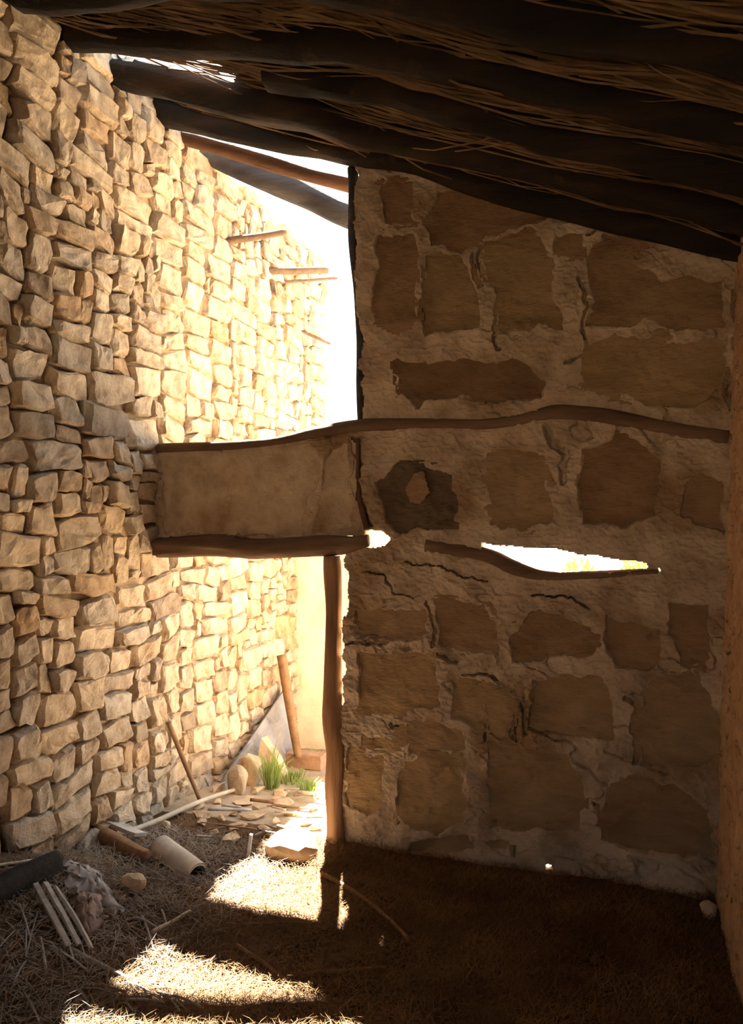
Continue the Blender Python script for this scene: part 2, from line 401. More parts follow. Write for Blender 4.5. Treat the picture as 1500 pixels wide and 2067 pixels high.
# ------------------------------------------------------------------ partition wall (slabs set in mud mortar)
def c4(x, y): return (700 + x * 0.53333, 340 + y * 0.53333)
def c5(x, y): return (280 + x * 0.81333, 820 + y * 0.81333)
def c7(x, y): return (640 + x * 0.57333, 1100 + y * 0.57333)
SL = [
 (c4, 0.35, [(130,60),(260,55),(258,200),(140,212)]),
 (c4, 0.38, [(345,70),(480,80),(530,120),(620,150),(740,110),(765,200),(690,232),(540,245),(470,290),(420,312),(330,300),(300,210)]),
 (c4, 0.45, [(120,255),(250,235),(262,330),(250,500),(275,565),(200,612),(100,565)]),
 (c4, 0.62, [(290,330),(430,310),(470,390),(505,470),(510,590),(440,612),(290,637),(280,480)]),
 (c4, 0.78, [(530,262),(690,240),(740,290),(785,380),(775,470),(825,540),(835,612),(720,602),(680,622),(580,620),(575,480),(530,400)]),
 (c4, 0.55, [(920,300),(960,252),(1080,292),(1100,370),(1200,420),(1290,392),(1420,422),(1430,600),(1250,620),(1150,560),(1080,612),(920,600)]),
 (c4, 0.72, [(900,682),(1050,635),(1180,620),(1250,655),(1440,650),(1425,800),(1310,900),(1100,880),(930,840),(880,780)]),
 (c4, 0.22, [(190,742),(330,732),(430,715),(530,720),(690,735),(765,800),(740,862),(640,870),(540,880),(360,880),(260,892),(210,862)]),
 (c4, 0.5, [(780,250),(890,245),(885,325),(800,330)]),
 (c4, 0.42, [(980,190),(1080,225),(1200,300),(1120,290),(990,245)]),
 (c5, 0.80, [(60,112),(440,96),(465,150),(430,220),(395,318),(60,318)]),
 (c5, 0.60, [(478,100),(525,95),(532,200),(522,300),(430,312),(450,225)]),
 (c5, 0.02, [(600,190),(640,150),(690,148),(780,165),(797,212),(785,292),(700,302),(650,322),(612,290)]),
 (c5, 0.66, [(870,112),(1000,110),(1020,200),(1030,292),(960,302),(880,292),(858,200)]),
 (c5, 0.40, [(1100,112),(1180,76),(1240,90),(1290,130),(1292,200),(1280,262),(1220,300),(1100,290),(1085,200)]),
 (c5, 0.50, [(1350,190),(1400,170),(1455,190),(1455,320),(1380,292),(1340,262)]),
 (c7, 0.75, [(130,240),(370,225),(385,300),(340,322),(140,330)]),
 (c7, 0.48, [(420,200),(600,195),(632,280),(620,382),(520,370),(410,345)]),
 (c7, 0.80, [(140,376),(400,370),(415,440),(430,560),(400,582),(140,576)]),
 (c7, 0.85, [(470,470),(575,482),(603,550),(603,640),(550,640),(468,600)]),
 (c7, 0.80, [(592,492),(680,500),(692,590),(667,670),(618,665)]),
 (c7, 0.74, [(760,480),(900,450),(1020,470),(1045,560),(1050,682),(900,672),(740,650)]),
 (c7, 0.42, [(690,320),(740,232),(860,250),(1000,320),(980,392),(850,402),(700,412)]),
 (c7, 0.50, [(1010,250),(1200,290),(1210,402),(1150,442),(1060,430),(1010,330)]),
 (c7, 0.46, [(1222,200),(1390,200),(1380,420),(1300,420),(1222,300)]),
 (c7, 0.66, [(1140,512),(1330,420),(1390,560),(1420,720),(1350,792),(1140,772),(1130,600)]),
 (c7, 1.00, [(100,712),(230,740),(240,840),(230,930),(180,952),(120,912),(95,800)]),
 (c7, 0.80, [(320,762),(400,742),(500,750),(520,830),(520,970),(430,1002),(290,977),(300,860)]),
 (c7, 0.64, [(620,692),(720,690),(880,740),(940,840),(930,1012),(800,1000),(690,1012),(600,962),(606,830)]),
 (c7, 0.52, [(1030,832),(1100,810),(1250,850),(1390,940),(1400,1090),(1280,1100),(1100,1082),(1010,1042),(995,930)]),
 (c7, 0.70, [(340,642),(380,612),(500,650),(530,722),(440,732),(330,742)]),
 (c7, 0.76, [(170,660),(260,682),(300,652),(320,700),(240,716),(170,702)]),
 (c7, 0.58, [(330,1030),(440,1012),(530,1022),(560,1072),(330,1082)]),
 (c5, 0.41, [(662,205),(688,165),(712,158),(728,215),(702,246),(676,240)]),
 (c7, 0.95, [(610,1040),(670,1045),(670,1090),(615,1077)]),
]
CR = [  # cracks: converter, width, points
 (c4, 9, [(478,325),(488,395),(515,435)]), (c4, 6, [(515,300),(505,350),(520,400)]), (c4, 5, [(872,425),(900,480),(903,560),(905,690)]),
 (c4, 4, [(580,470),(565,560),(570,640),(585,680)]), (c4, 5, [(900,260),(925,235),(955,200)]), (c4, 4, [(278,370),(285,480),(280,560)]),
 (c4, 5, [(830,735),(880,715),(930,690)]), (c4, 4, [(320,250),(322,300)]), (c4, 8, [(1440,760),(1425,860),(1440,900)]), (c4, 6, [(1465,470),(1470,620),(1455,700)]),
 (c5, 5, [(541,80),(545,150),(548,240),(572,300)]), (c5, 8, [(1018,48),(1028,90),(1050,110),(1050,190)]), (c5, 4, [(1010,140),(1030,190)]),
 (c7, 5, [(578,488),(612,548),(608,600),(607,700)]), (c7, 9, [(408,370),(440,382),(495,398)]), (c7, 4, [(520,460),(590,465),(650,490),(690,520)]),
 (c7, 9, [(1095,540),(1120,580),(1122,690),(1118,765)]), (c7, 7, [(690,560),(700,620),(690,670)]), (c7, 6, [(720,570),(735,660)]), (c7, 4, [(555,655),(660,672)]),
 (c7, 5, [(975,900),(1000,960),(1020,1040)]), (c7, 8, [(680,1065),(690,1090)]), (c7, 4, [(95,340),(200,345),(260,330)]), (c7, 4, [(385,200),(400,290),(395,345)]),
 (c7, 5, [(1345,430),(1350,480),(1380,540)]), (c7, 6, [(270,620),(320,640),(330,660)]), (c7, 4, [(300,800),(295,950)]), (c7, 2.5, [(310,50),(420,70),(520,110),(600,128)]),
 (c7, 2.5, [(760,175),(900,180),(950,230)]), (c7, 2.5, [(180,90),(240,110),(260,170),(330,190)]),
]
HOLES = [  # sky shows through: pixel outlines
 [(975, 1092), (1000, 1097), (1040, 1101), (1120, 1108), (1180, 1118), (1250, 1126), (1300, 1133), (1303, 1142), (1285, 1149), (1180, 1158), (1060, 1162), (1010, 1140), (985, 1124), (975, 1112)],
 [(735, 1074), (770, 1072), (792, 1088), (780, 1102), (740, 1104)],
 [(1100, 1745), (1110, 1744), (1112, 1755), (1102, 1757)],
 [(1325, 1143), (1334, 1142), (1335, 1149), (1327, 1150)],
]
def to_wall(fn, pts):
    out = []
    for p in pts:
        q = fn(*p) if fn else p
        w = onY(q[0], q[1], D); out.append((w.x, w.z))
    return np.array(out)
def sdist(X, Z, poly):
    """signed distance to polygon, negative inside"""
    d = np.full(X.shape, 1e9); s = np.zeros(X.shape, bool)
    n = len(poly)
    for k in range(n):
        ax, az = poly[k]; bx, bz = poly[(k + 1) % n]
        ex, ez = bx - ax, bz - az
        t = np.clip(((X - ax) * ex + (Z - az) * ez) / (ex * ex + ez * ez + 1e-12), 0, 1)
        d = np.minimum(d, (X - ax - t * ex) ** 2 + (Z - az - t * ez) ** 2)
        c = ((az > Z) != (bz > Z)) & (X < (bx - ax) * (Z - az) / (bz - az + 1e-12) + ax)
        s ^= c
    d = np.sqrt(d); return np.where(s, -d, d)
def ldist(X, Z, line):
    d = np.full(X.shape, 1e9)
    for k in range(len(line) - 1):
        ax, az = line[k]; bx, bz = line[k + 1]; ex, ez = bx - ax, bz - az
        t = np.clip(((X - ax) * ex + (Z - az) * ez) / (ex * ex + ez * ez + 1e-12), 0, 1)
        d = np.minimum(d, (X - ax - t * ex) ** 2 + (Z - az - t * ez) ** 2)
    return np.sqrt(d)
STEP = 0.005
bx = np.arange(XL, XR + 0.12, STEP); bz = np.arange(-0.12, 3.32, STEP)
BX, BZ = np.meshgrid(bx, bz, indexing='ij')
WX = BX + 0.034 * fbm(BX, BZ, 9, 4, 70, 0.6); WZ2 = BZ + 0.034 * fbm(BX, BZ, 9, 4, 75, 0.6)
m = 0.013 + 0.022 * fbm(BX, BZ, 3.0, 3, 80) + 0.016 * fbm(BX + 0.5 * WZ2, BZ, 13, 4, 85, 0.6)
scar = np.abs(fbm(BX + 0.6 * BZ, BZ * 1.4, 5, 3, 93, 0.6)); m = m - 0.014 * sstep(0.06, 0.0, scar) * sstep(-0.1, 0.25, fbm(BX, BZ, 2.0, 2, 97))
# hand-pressed lumps in the mortar
lump = np.abs(fbm(BX * 0.8, BZ * 1.5, 22, 2, 88)); m = m + 0.022 * (0.25 - np.minimum(lump, 0.25))
polys = [to_wall(fn, p) for fn, t, p in SL]
for poly in polys:
    lo = poly.min(0) - 0.06; hi = poly.max(0) + 0.06
    sel = (BX > lo[0]) & (BX < hi[0]) & (BZ > lo[1]) & (BZ < hi[1])
    d = sdist(WX[sel], WZ2[sel], poly)
    k = sstep(0.002, -0.014, d)
    m[sel] = m[sel] * (1 - k) + (-0.022) * k
for fn, wpx, pts in CR:
    line = to_wall(fn, pts); wd = wpx * 0.0011 * (1 if fn is not c5 else 1.4)
    lo = line.min(0) - 0.05; hi = line.max(0) + 0.05
    sel = (BX > lo[0]) & (BX < hi[0]) & (BZ > lo[1]) & (BZ < hi[1])
    d = ldist(WX[sel], WZ2[sel], line)
    m[sel] -= 0.045 * sstep(wd * 1.6, wd * 0.4, d)
m = np.clip(m, -0.028, 0.05)
THICK = 0.035
PF = np.stack([BX, D - m, BZ], -1); PB = np.stack([BX, np.full_like(BX, D + THICK) + 0.01 * fbm(BX, BZ, 9, 2, 99), BZ], -1)
CX = BX[:-1, :-1] + STEP / 2; CZ = BZ[:-1, :-1] + STEP / 2
CWX = WX[:-1, :-1]; CWZ = WZ2[:-1, :-1]
jamb = to_wall(None, [(716, 300), (716, 470), (721, 560), (726, 700), (728, 860), (730, 880)])
jx = np.interp(CWZ, jamb[::-1, 1], jamb[::-1, 0])
lowj = to_wall(None, [(700, 1120), (691, 1300), (690, 1440), (692, 1600), (700, 1720)])
jlow = np.interp(CWZ, lowj[::-1, 1], lowj[::-1, 0])
ptop = to_wall(None, [(320, 903), (450, 905), (560, 893), (640, 880), (740, 865)])
pbot = to_wall(None, [(300, 1100), (370, 1082), (450, 1078), (520, 1083), (600, 1090), (720, 1082), (742, 1075)])
panel = (CX < -1.1) & (CWZ < np.interp(CWX, ptop[:, 0], ptop[:, 1])) & (CWZ > np.interp(CWX, pbot[:, 0], pbot[:, 1]))
zp0 = pbot[-1, 1]; zp1 = ptop[-1, 1]
mask = np.where(CZ > zp1 - 0.02, CWX > jx, np.where(CZ > zp0 - 0.02, (CWX > jamb[-1, 0]) | panel, CWX > jlow)) | (panel & (CZ < zp1 + .03))
mask &= CZ < roof_z(CX) + 0.03
for hp in HOLES:
    mask &= sdist(CWX * 0.5 + CX * 0.5, CWZ * 0.5 + CZ * 0.5, to_wall(None, hp)) > 0
V, Fb = slab_grid(mask, None, None, PF, PB)
wall_back = tag(obj('wall_back', V, Fb, 'mortar', smooth=False), 'partition wall of flat stone slabs bedded in pale mud mortar', kind='structure')
for n, ((fn, tone, p), poly) in enumerate(zip(SL, polys)):
    st = 0.006 if tone == 0.41 else 0.012
    ax = np.arange(poly[:, 0].min() - 0.04, poly[:, 0].max() + 0.04 + st, st); az = np.arange(poly[:, 1].min() - 0.04, poly[:, 1].max() + 0.04 + st, st)
    AX, AZ = np.meshgrid(ax, az, indexing='ij')
    R = random.Random(n); dark = tone < 0.1
    dep = 0.004 + R.uniform(-0.006, 0.004) + R.uniform(-0.02, 0.02) * (AX - ax.mean()) + R.uniform(-0.02, 0.02) * (AZ - az.mean())
    dep = dep + (0.030 if dark else 0.020) * fbm(AX + n, AZ, 6, 4, 110 + n, 0.55) + (0.012 if dark else 0.007) * fbm(AX + 0.5 * AZ, AZ, 30, 2, 140) + (0.018 if tone == 0.41 else 0)
    mk = sdist(AX[:-1, :-1] + st / 2, AZ[:-1, :-1] + st / 2, poly) < (-0.004 if tone == 0.41 else 0.026)
    PFs = np.stack([AX, D - dep, AZ], -1); PBs = np.stack([AX, np.full_like(AX, D + 0.025), AZ], -1)
    V, Fs = slab_grid(mk, None, None, PFs, PBs)
    obj('stone_slab', V, Fs, 'mortar' if n in (10, 11) else 'slab', wall_back, loc=tuple(V.mean(0)), tone=tone)

# ------------------------------------------------------------------ right wall (mud brick plaster)
ry = np.concatenate([np.arange(-1.6, 1.55, 0.04), np.arange(1.55, D + 0.06, 0.008)]); rz = np.arange(-0.1, 3.1, 0.008)
RY, RZ = np.meshgrid(ry, rz, indexing='ij')
base = 0.345 + 0.033 * RZ
dd = 0.012 * fbm(RY, RZ, 5, 4, 201) + 0.012 * fbm(RY * 1.2, RZ, 20, 3, 205) + 0.03 * sstep(2.9, 2.2, RY) * fbm(RY, RZ, 2, 2, 208)
pit = fbm(RY, RZ * 1.4, 26, 2, 210); dd = dd - 0.03 * sstep(0.28, 0.45, pit)
PF = np.stack([base - dd, RY, RZ], -1); PB = np.stack([base + 0.4, RY, RZ], -1)
mk = (rz[None, :-1] < roof_z(0.40) + 0.06) & (np.ones((len(ry) - 1, 1), bool))
V, Fr = slab_grid(mk, None, None, PF, PB)
tag(obj('wall_right', V, Fr, 'adobe'), 'rough reddish brown mud wall on the near right', kind='structure')

# rear wall behind the viewer, with an added doorway to let in light
qx = np.arange(XL - 0.1, 0.50, 0.04); qz = np.arange(-0.1, 3.9, 0.04)
QX, QZ = np.meshgrid(qx, qz, indexing='ij')
PF = np.stack([QX, -1.6 + 0.02 * fbm(QX, QZ, 4, 3, 231), QZ], -1); PB = np.stack([QX, np.full_like(QX, -2.0), QZ], -1)
mk = (qz[None, :-1] < roof_z(qx[:-1])[:, None] + 0.06) & ~((np.abs(qx[:-1][:, None] - REAR_X) < REAR_W / 2) & (qz[None, :-1] < REAR_H))
V, Fr = slab_grid(mk, None, None, PF, PB)
tag(obj('wall_rear', V, Fr, 'adobe'), 'unseen mud wall behind the viewer with a doorway added for light', kind='structure')

# ------------------------------------------------------------------ far stub wall
fy = 5.12
FXa = np.arange(-2.30, -1.55, 0.03); FZa = np.arange(-0.4, 1.56, 0.03)
FX, FZ = np.meshgrid(FXa, FZa, indexing='ij')
PF = np.stack([FX, fy - 0.02 * fbm(FX, FZ, 5, 3, 301), FZ], -1); PB = np.stack([FX, np.full_like(FX, fy + 0.35), FZ], -1)
V, Ff = slab_grid(np.ones((len(FXa) - 1, len(FZa) - 1), bool), None, None, PF, PB)
tag(obj('wall_far', V, Ff, 'plaster_white', smooth=False), 'low whitish plastered wall closing the yard beyond the doorway', kind='structure')

# ------------------------------------------------------------------ roof beams
def log(name, x0, x1, yfn, zoff, r, m, label, cat, seed, wob=0.03, rough=0.22, sides=14, segs=22):
    R = random.Random(seed); pts = []; rad = []
    for i in range(segs + 1):
        t = i / segs; x = x0 + (x1 - x0) * t
        wy_ = wob * (mnoise.noise(Vector((x * 1.1, seed * 3.7, 0))) * 1.4 + 0.6 * mnoise.noise(Vector((x * 2.7, seed, 5))))
        wz_ = wob * (mnoise.noise(Vector((x * 1.3, seed * 2.1, 9))) * 1.2 + 0.7 * mnoise.noise(Vector((x * 3.1, seed, 15))))
        pts.append((x, yfn(x) + wy_, roof_z(x) + zoff(x) + wz_)); rad.append(r * (1.12 - 0.22 * t) * (1 + 0.10 * mnoise.noise(Vector((x * 4, seed, 2)))))
    V, Fc = tube(pts, rad, sides, rough, seed, sub=3)
    return tag(obj(name, V, Fc, m, loc=base_of(V), smooth=True), label, cat)
def rdrop(x, y):      # the old roof sags towards the left wall
    k = 1 - 0.75 * sstep(2.4, 3.0, np.asarray(y, float))
    return 0.05 * np.minimum(0, np.asarray(x, float) + 0.85) * k
BK = [(3.37, 0.066, XL - 0.25), (3.01, 0.068, XL - 0.25), (2.68, 0.058, -1.30), (2.37, 0.060, XL - 0.25), (2.03, 0.064, XL - 0.25), (1.68, 0.066, XL - 0.25), (1.25, 0.066, XL - 0.25)]
BL = ['dark log beam lying along the top of the partition wall', 'dark log beam just below the ragged hole in the roof', 'shorter dark log beam that begins right of the ragged roof hole', 'dark log beam just above the ragged hole in the roof',
      'dark log beam, next to the top one, nearly lost in shadow', 'topmost dark log beam, cut by the upper edge of the picture', 'dark log beam overhead, nearest to the viewer']
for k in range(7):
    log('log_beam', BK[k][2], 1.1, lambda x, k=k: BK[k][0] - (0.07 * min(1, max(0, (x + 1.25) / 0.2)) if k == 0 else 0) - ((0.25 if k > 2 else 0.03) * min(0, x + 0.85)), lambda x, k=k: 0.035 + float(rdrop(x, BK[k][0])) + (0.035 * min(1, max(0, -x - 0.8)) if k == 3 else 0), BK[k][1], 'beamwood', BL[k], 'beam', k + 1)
log('log_beam', XL - 0.2, 0.6, lambda x: 3.95, lambda x: 0.045 - 0.15 * (x + 2.27), 0.068, 'beamwood_grey', 'bluish grey weathered log crossing the open sky above the window gap', 'beam', 16, wob=0.015)
log('log_pole', XL - 0.2, 0.6, lambda x: 3.62, lambda x: -0.03 + 0.0 * (x + 2.0), 0.034, 'beamwood_red', 'slim reddish roof pole just above the grey log at the sky', 'pole', 17, wob=0.015)

# roof deck of clay and brushwood with a ragged hole
dxs = np.arange(XL - 0.4, 1.15, 0.03); dys = np.arange(-1.7, 3.80, 0.03)
DX, DY = np.meshgrid(dxs, dys, indexing='ij')
sag = 0.035 * fbm(DX, DY, 2.2, 3, 401) + 0.02 * fbm(DX * 0.5, DY, 9, 2, 405)
DZ = roof_z(DX) + 0.105 + sag + rdrop(DX, DY)
PF = np.stack([DX, DY, DZ], -1); PB = PF + np.array([0, 0, 0.10])
cx_, cy_ = DX[:-1, :-1], DY[:-1, :-1]
nn = fbm(cx_, cy_, 9, 3, 410)
hole1 = (np.abs(cx_ + 1.92) < 0.33 + 0.16 * nn) & (np.abs(cy_ - 3.0) < 0.24 + 0.10 * nn)
hole2 = (cy_ > 3.50 + 0.10 * nn) & (cx_ < -1.10)
hole3 = (np.abs(cx_ + 2.02) < 0.07 + 0.1 * nn) & (np.abs(cy_ - 3.2) < 0.05 + 0.1 * nn)
V, Fd = slab_grid(~(hole1 | hole2 | hole3), None, None, PF, PB)
ceiling = tag(obj('ceiling', V, Fd, 'deck', smooth=True), 'low sloping roof of brushwood and clay over dark log beams', kind='structure')
AV = []; AF = []
R = random.Random(3)
def add(V, Fc):
    o = len(AV); AV.extend(V); AF.extend([[q + o for q in f] for f in Fc])
for n in range(3600):
    x = R.uniform(XL, 0.95); y = R.uniform(0.9, 3.42); L = R.uniform(0.35, 1.1)
    if abs(x + L / 2 + 1.92) < 0.30 + L / 2 and abs(y - 3.0) < 0.26 and R.random() < 0.965: continue
    k = 5; pts = []; ang = R.gauss(0, 0.06); dz = R.uniform(-0.035, 0.03); bow = R.uniform(-0.04, 0.015)
    if R.random() < 0.05: ang = R.gauss(0, 0.5); bow = R.uniform(-0.09, 0)
    for i in range(k):
        t = i / (k - 1); xx = x + L * t
        if xx > 1.1: xx = 1.1
        yy = y + ang * L * t + 0.02 * mnoise.noise(Vector((xx * 3, y * 2, 1)))
        zz = roof_z(xx) + 0.080 + float(rdrop(xx, yy)) + dz + bow * 4 * t * (1 - t) + 0.05 * mnoise.noise(Vector((xx * 1.7, yy * 2.6, 3)))
        pts.append((xx, yy, zz))
    V, Fc = tube(pts, R.uniform(0.0025, 0.006), 3); add(V, Fc)
tag(obj('cane_layer', AV, AF, 'cane', ceiling), kind='stuff')

# ------------------------------------------------------------------ poles in the partition
def pole(name, pxpts, Y, rpx, m, label, cat, seed, rough=0.25, sides=10, flat=1.0, sub=6):
    pts = [onY(p[0], p[1], Y if np.isscalar(Y) else Y[i]) for i, p in enumerate(pxpts)]
    sc = [proj(p)[2] / F for p in pts]
    rad = [(rpx if np.isscalar(rpx) else rpx[i]) * sc[i] for i in range(len(pts))]
    V, Fc = tube(pts, rad, sides, rough, seed, flat=flat, sub=sub)
    if cat is None: return tag(obj(name, V, Fc, m, wall_back, loc=base_of(V), smooth=True), label)
    return tag(obj(name, V, Fc, m, loc=base_of(V), smooth=True), label, cat)
pole('tie_pole', [(318, 904), (450, 900), (560, 890), (640, 874), (740, 859), (860, 855), (980, 856), (1090, 838), (1140, 832), (1240, 843), (1340, 862), (1470, 884)], 3.36, [9, 9, 9, 11, 12, 11, 10, 13, 14, 14, 15, 16], 'polewood', 'thin reddish pole running across the whole partition at window sill height', None, 11)
pole('lintel_pole', [(316, 1104), (420, 1100), (520, 1106), (620, 1104), (700, 1098), (744, 1092)], 3.345, [20, 20, 20, 19, 17, 11], 'polewood', 'thick dark brown log lintel over the doorway', 'lintel', 12, sides=16, rough=0.38)
pole('door_post', [(672, 1122), (674, 1220), (671, 1330), (669, 1430), (676, 1520), (674, 1600), (678, 1680), (681, 1740)], 3.36, [17, 17, 16, 20, 18, 18, 19, 20], 'postwood', 'crooked upright wooden door post between yard and partition wall', 'post', 13, rough=0.30, sides=16)
pole('window_post', [(712, 340), (714, 430), (716, 520), (725, 610), (729, 700), (730, 800), (731, 862)], 3.39, [11, 11, 10, 9, 9, 9, 9], 'beamwood_grey', 'slim dark upright pole edging the window gap', 'post', 14)
pole('sill_pole', [(860, 1102), (930, 1112), (990, 1124), (1040, 1146), (1090, 1161), (1180, 1162), (1300, 1155), (1330, 1152)], 3.365, [13, 14, 15, 15, 11, 10, 8, 5], 'polewood', 'dark bent pole along the lower edge of the long slit', None, 15, sides=12)
pole('batten', [(723, 885), (724, 960), (727, 1010), (741, 1068)], 3.350, [4, 5, 6, 6], 'beamwood_red', 'narrow reddish batten set upright in the plaster above the lintel', None, 16)

# wooden stubs jutting from the left wall, beyond the partition
def stub(p0, p1, X1, rpx, label, seed, m='polewood'):
    a = onX(p0[0], p0[1], XL - 0.03); b_ = onX(p1[0], p1[1], X1)
    sc = proj(a)[2] / F
    V, Fc = tube([a, (a * 2 + b_) / 3, (a + b_ * 2) / 3, b_], rpx * sc, 9, 0.25, seed, sub=4)
    tag(obj('wall_peg', V, Fc, m, loc=base_of(V), smooth=True), label, 'peg', 'wooden pegs in the stone wall')
stub((442, 490), (576, 468), -1.98, 7, 'highest brown wooden peg jutting from the rubble wall', 1)
stub((524, 547), (660, 545), -1.99, 8, 'thick middle wooden peg jutting from the sunny rubble wall', 2)
stub((552, 571), (680, 561), -2.02, 3.5, 'thin twig peg right below the thick wooden peg', 3)
stub((590, 660), (666, 694), -2.10, 3, 'lowest thin twig jutting from the rubble wall by the sky', 4)

# ------------------------------------------------------------------ debris
def stick(name, p0, p1, rpx, m, label, cat='stick', bend=0.0, lift=0.012, seed=0, group=None, sides=7, mid=None):
    a = onF(*p0) if not isinstance(p0, Vector) else p0; b_ = onF(*p1) if not isinstance(p1, Vector) else p1
    r = rpx * proj((a + b_) / 2)[2] / F
    pts = []
    for i in range(7):
        t = i / 6; p = a.lerp(b_, t)
        sd = Vector((b_.y - a.y, a.x - b_.x, 0)).normalized()
        p += sd * bend * 4 * t * (1 - t)
        if not isinstance(p0, Vector): p.z = max(p.z, fz(p.x, p.y) + lift * 0.5) + r * 0.6
        pts.append(p)
    V, Fc = tube(pts, [r * (1.1 - 0.3 * i / 6) for i in range(7)], sides, 0.15, seed, sub=3)
    return tag(obj(name, V, Fc, m, loc=base_of(V), smooth=True), label, cat, group)
stick('stick', (650, 1770), (822, 1900), 5, 'brownwood', 'crooked brown stick on the dark floor in front of the door post', bend=-0.02, seed=21)
stick('stick', (585, 1974), (782, 1960), 4, 'brownwood', 'thin brown stick lying level across the dark floor', seed=22)
stick('stick', (478, 1914), (585, 1992), 4, 'brownwood', 'dark stick slanting beside the large patch of sunlight', seed=23)
stick('cane_piece', (308, 1892), (384, 1846), 5, 'palewood', 'short split yellowish cane between the sunlit patches', 'cane', seed=24)
stick('stick', (205, 1842), (312, 1900), 3, 'brownwood', 'thin brown stick running from the cloth to the sunlit floor', seed=25)
stick('stick', (-10, 1755), (118, 1743), 3, 'palewood', 'thin pale cane at the left edge in front of the black lump', seed=26)
stick('stick', (140, 1925), (260, 1985), 5, 'greywood', 'grey stick at the edge of the sunlit patches', seed=27)
stick('stick', (455, 1870), (650, 1868), 2, 'brownwood', 'hair-thin twig between the two sunlit patches', seed=28)
stick('stick', (680, 2055), (712, 2024), 4, 'brownwood', 'short brown stick at the bottom edge of the floor', seed=29)
stick('long_cane', (262, 1688), (474, 1602), 5, 'palewood', 'long whitish cane slanting over the rubble by the stone wall', 'cane', seed=30, lift=0.03)
a = onX(340, 1458, XL + 0.035); b_ = onF(406, 1622); 
stick('leaning_stick', a, b_, 5, 'brownwood', 'dark thin stick leaning against the stone wall', seed=31)
a = onY(569, 1322, 4.66); b_ = onY(602, 1530, 4.56)
stick('leaning_post', a, b_, 10, 'brownwood', 'narrow brown post leaning in the far corner of the yard', 'post', seed=32, sides=5)

def put(points, name, m, label, cat, cuts=1, amp=0.008, seed=0, tone=None, group=None, ns=16):
    V, Fc = hull(points, cuts, amp, seed, ns)
    return tag(obj(name, V, Fc, m, loc=base_of(V), tone=tone), label, cat, group)
def rockpts(c, sx, sy_, sz, seed, rz=0.0, n=18, flat=False):
    R = random.Random(seed); out = []
    for i in range(n):
        v = Vector((R.gauss(0, 1), R.gauss(0, 1), R.gauss(0, 1))).normalized()
        v = Vector((math.copysign(abs(v.x) ** 0.82, v.x), math.copysign(abs(v.y) ** 0.82, v.y), math.copysign(abs(v.z) ** 0.82, v.z)))
        x, y = v.x * sx, v.y * sy_
        out.append((c[0] + x * math.cos(rz) - y * math.sin(rz), c[1] + x * math.sin(rz) + y * math.cos(rz), c[2] + v.z * sz))
    return out
def rock(px, py, wpx, hpx, name, label, cat='stone', seed=0, m='rock', tone=0.5, rz=0.0, asp=0.8, group=None):
    p = onF(px, py + hpx * 0.45); s = p[1] and proj(p)[2] / F
    put(rockpts((p.x, p.y, p.z + hpx * s * 0.42), wpx * s / 2, wpx * s / 2 * asp, hpx * s * 0.62, seed, rz, 60), name, m, label, cat, 1, 0.006, seed, tone, group)
rock(588, 1708, 108, 46, 'boulder', 'rounded brown boulder in the sun at the doorway', seed=41, tone=0.35)
rock(479, 1576, 44, 54, 'stone', 'dark rounded stone at the foot of the grey leaning board', seed=42, tone=0.1)
rock(505, 1556, 52, 60, 'stone', 'upright pale stone between the dark stone and the grass tuft', seed=43, tone=0.7)
rock(268, 1782, 52, 34, 'stone', 'wedge shaped brown stone beside the grey sheet', seed=44, tone=0.35)
rock(1430, 1836, 34, 30, 'stone', 'small pale stone in the dark right corner of the floor', seed=45, tone=0.9)
rock(335, 1668, 20, 18, 'stone', 'small white stone next to the long whitish cane', seed=46, tone=1.0)
# pointed slab
a = onY(527, 1490, 4.27); c = onY(515, 1582, 4.18); d = onY(578, 1580, 4.22)
pts = []
for q in (a, c, d, (a + d) / 2 + Vector((0.015, 0, 0.01))): pts += [tuple(q), tuple(q + Vector((0.01, 0.06, 0.0)))]
put(pts, 'pointed_stone', 'rock', 'pointed yellowish stone slab standing behind the grass tuft', 'stone', 1, 0.004, 47, 0.6)
# block
p = onF(612, 1552); s = proj(p)[2] / F
w = 38 * s; hgt = 28 * s
pts = [(p.x + sx * w, p.y + 0.05 + sy_ * 0.05, p.z + k * hgt) for sx in (-1, 1) for sy_ in (-1, 1) for k in (0, 1)]
put(pts, 'block', 'redblock', 'reddish brown rectangular block at the end of the yard', 'block', 2, 0.006, 48)
# grey weathered sheet leaning in the corner
q1 = onX(424, 1612, XL + 0.10); q2 = onX(574, 1392, XL + 0.06); q3 = onX(592, 1520, XL + 0.15); q4 = onX(515, 1575, XL + 0.17)
n_ = 16; Vv = []
for i in range(n_ + 1):
    for j in range(n_ + 1):
        u = i / n_; v = j / n_
        p = q1.lerp(q2, u).lerp(q4.lerp(q3, u), v)
        k = 0.025 * mnoise.noise(Vector((u * 7, v * 3, 4))) + 0.012 * mnoise.noise(Vector((u * 18, v * 5, 8)))
        Vv.append(p + Vector((k, -k, k)))
idx = np.arange((n_ + 1) ** 2).reshape(n_ + 1, n_ + 1)
PFa = np.array([tuple(v) for v in Vv]).reshape(n_ + 1, n_ + 1, 3)
V, Fc = slab_grid(np.ones((n_, n_), bool), None, None, PFa, PFa + np.array([-0.02, 0.012, -0.01]))
tag(obj('weathered_board', V, Fc, 'oldboard', loc=base_of(V)), 'grey weathered board leaning aslant in the far corner', 'board')

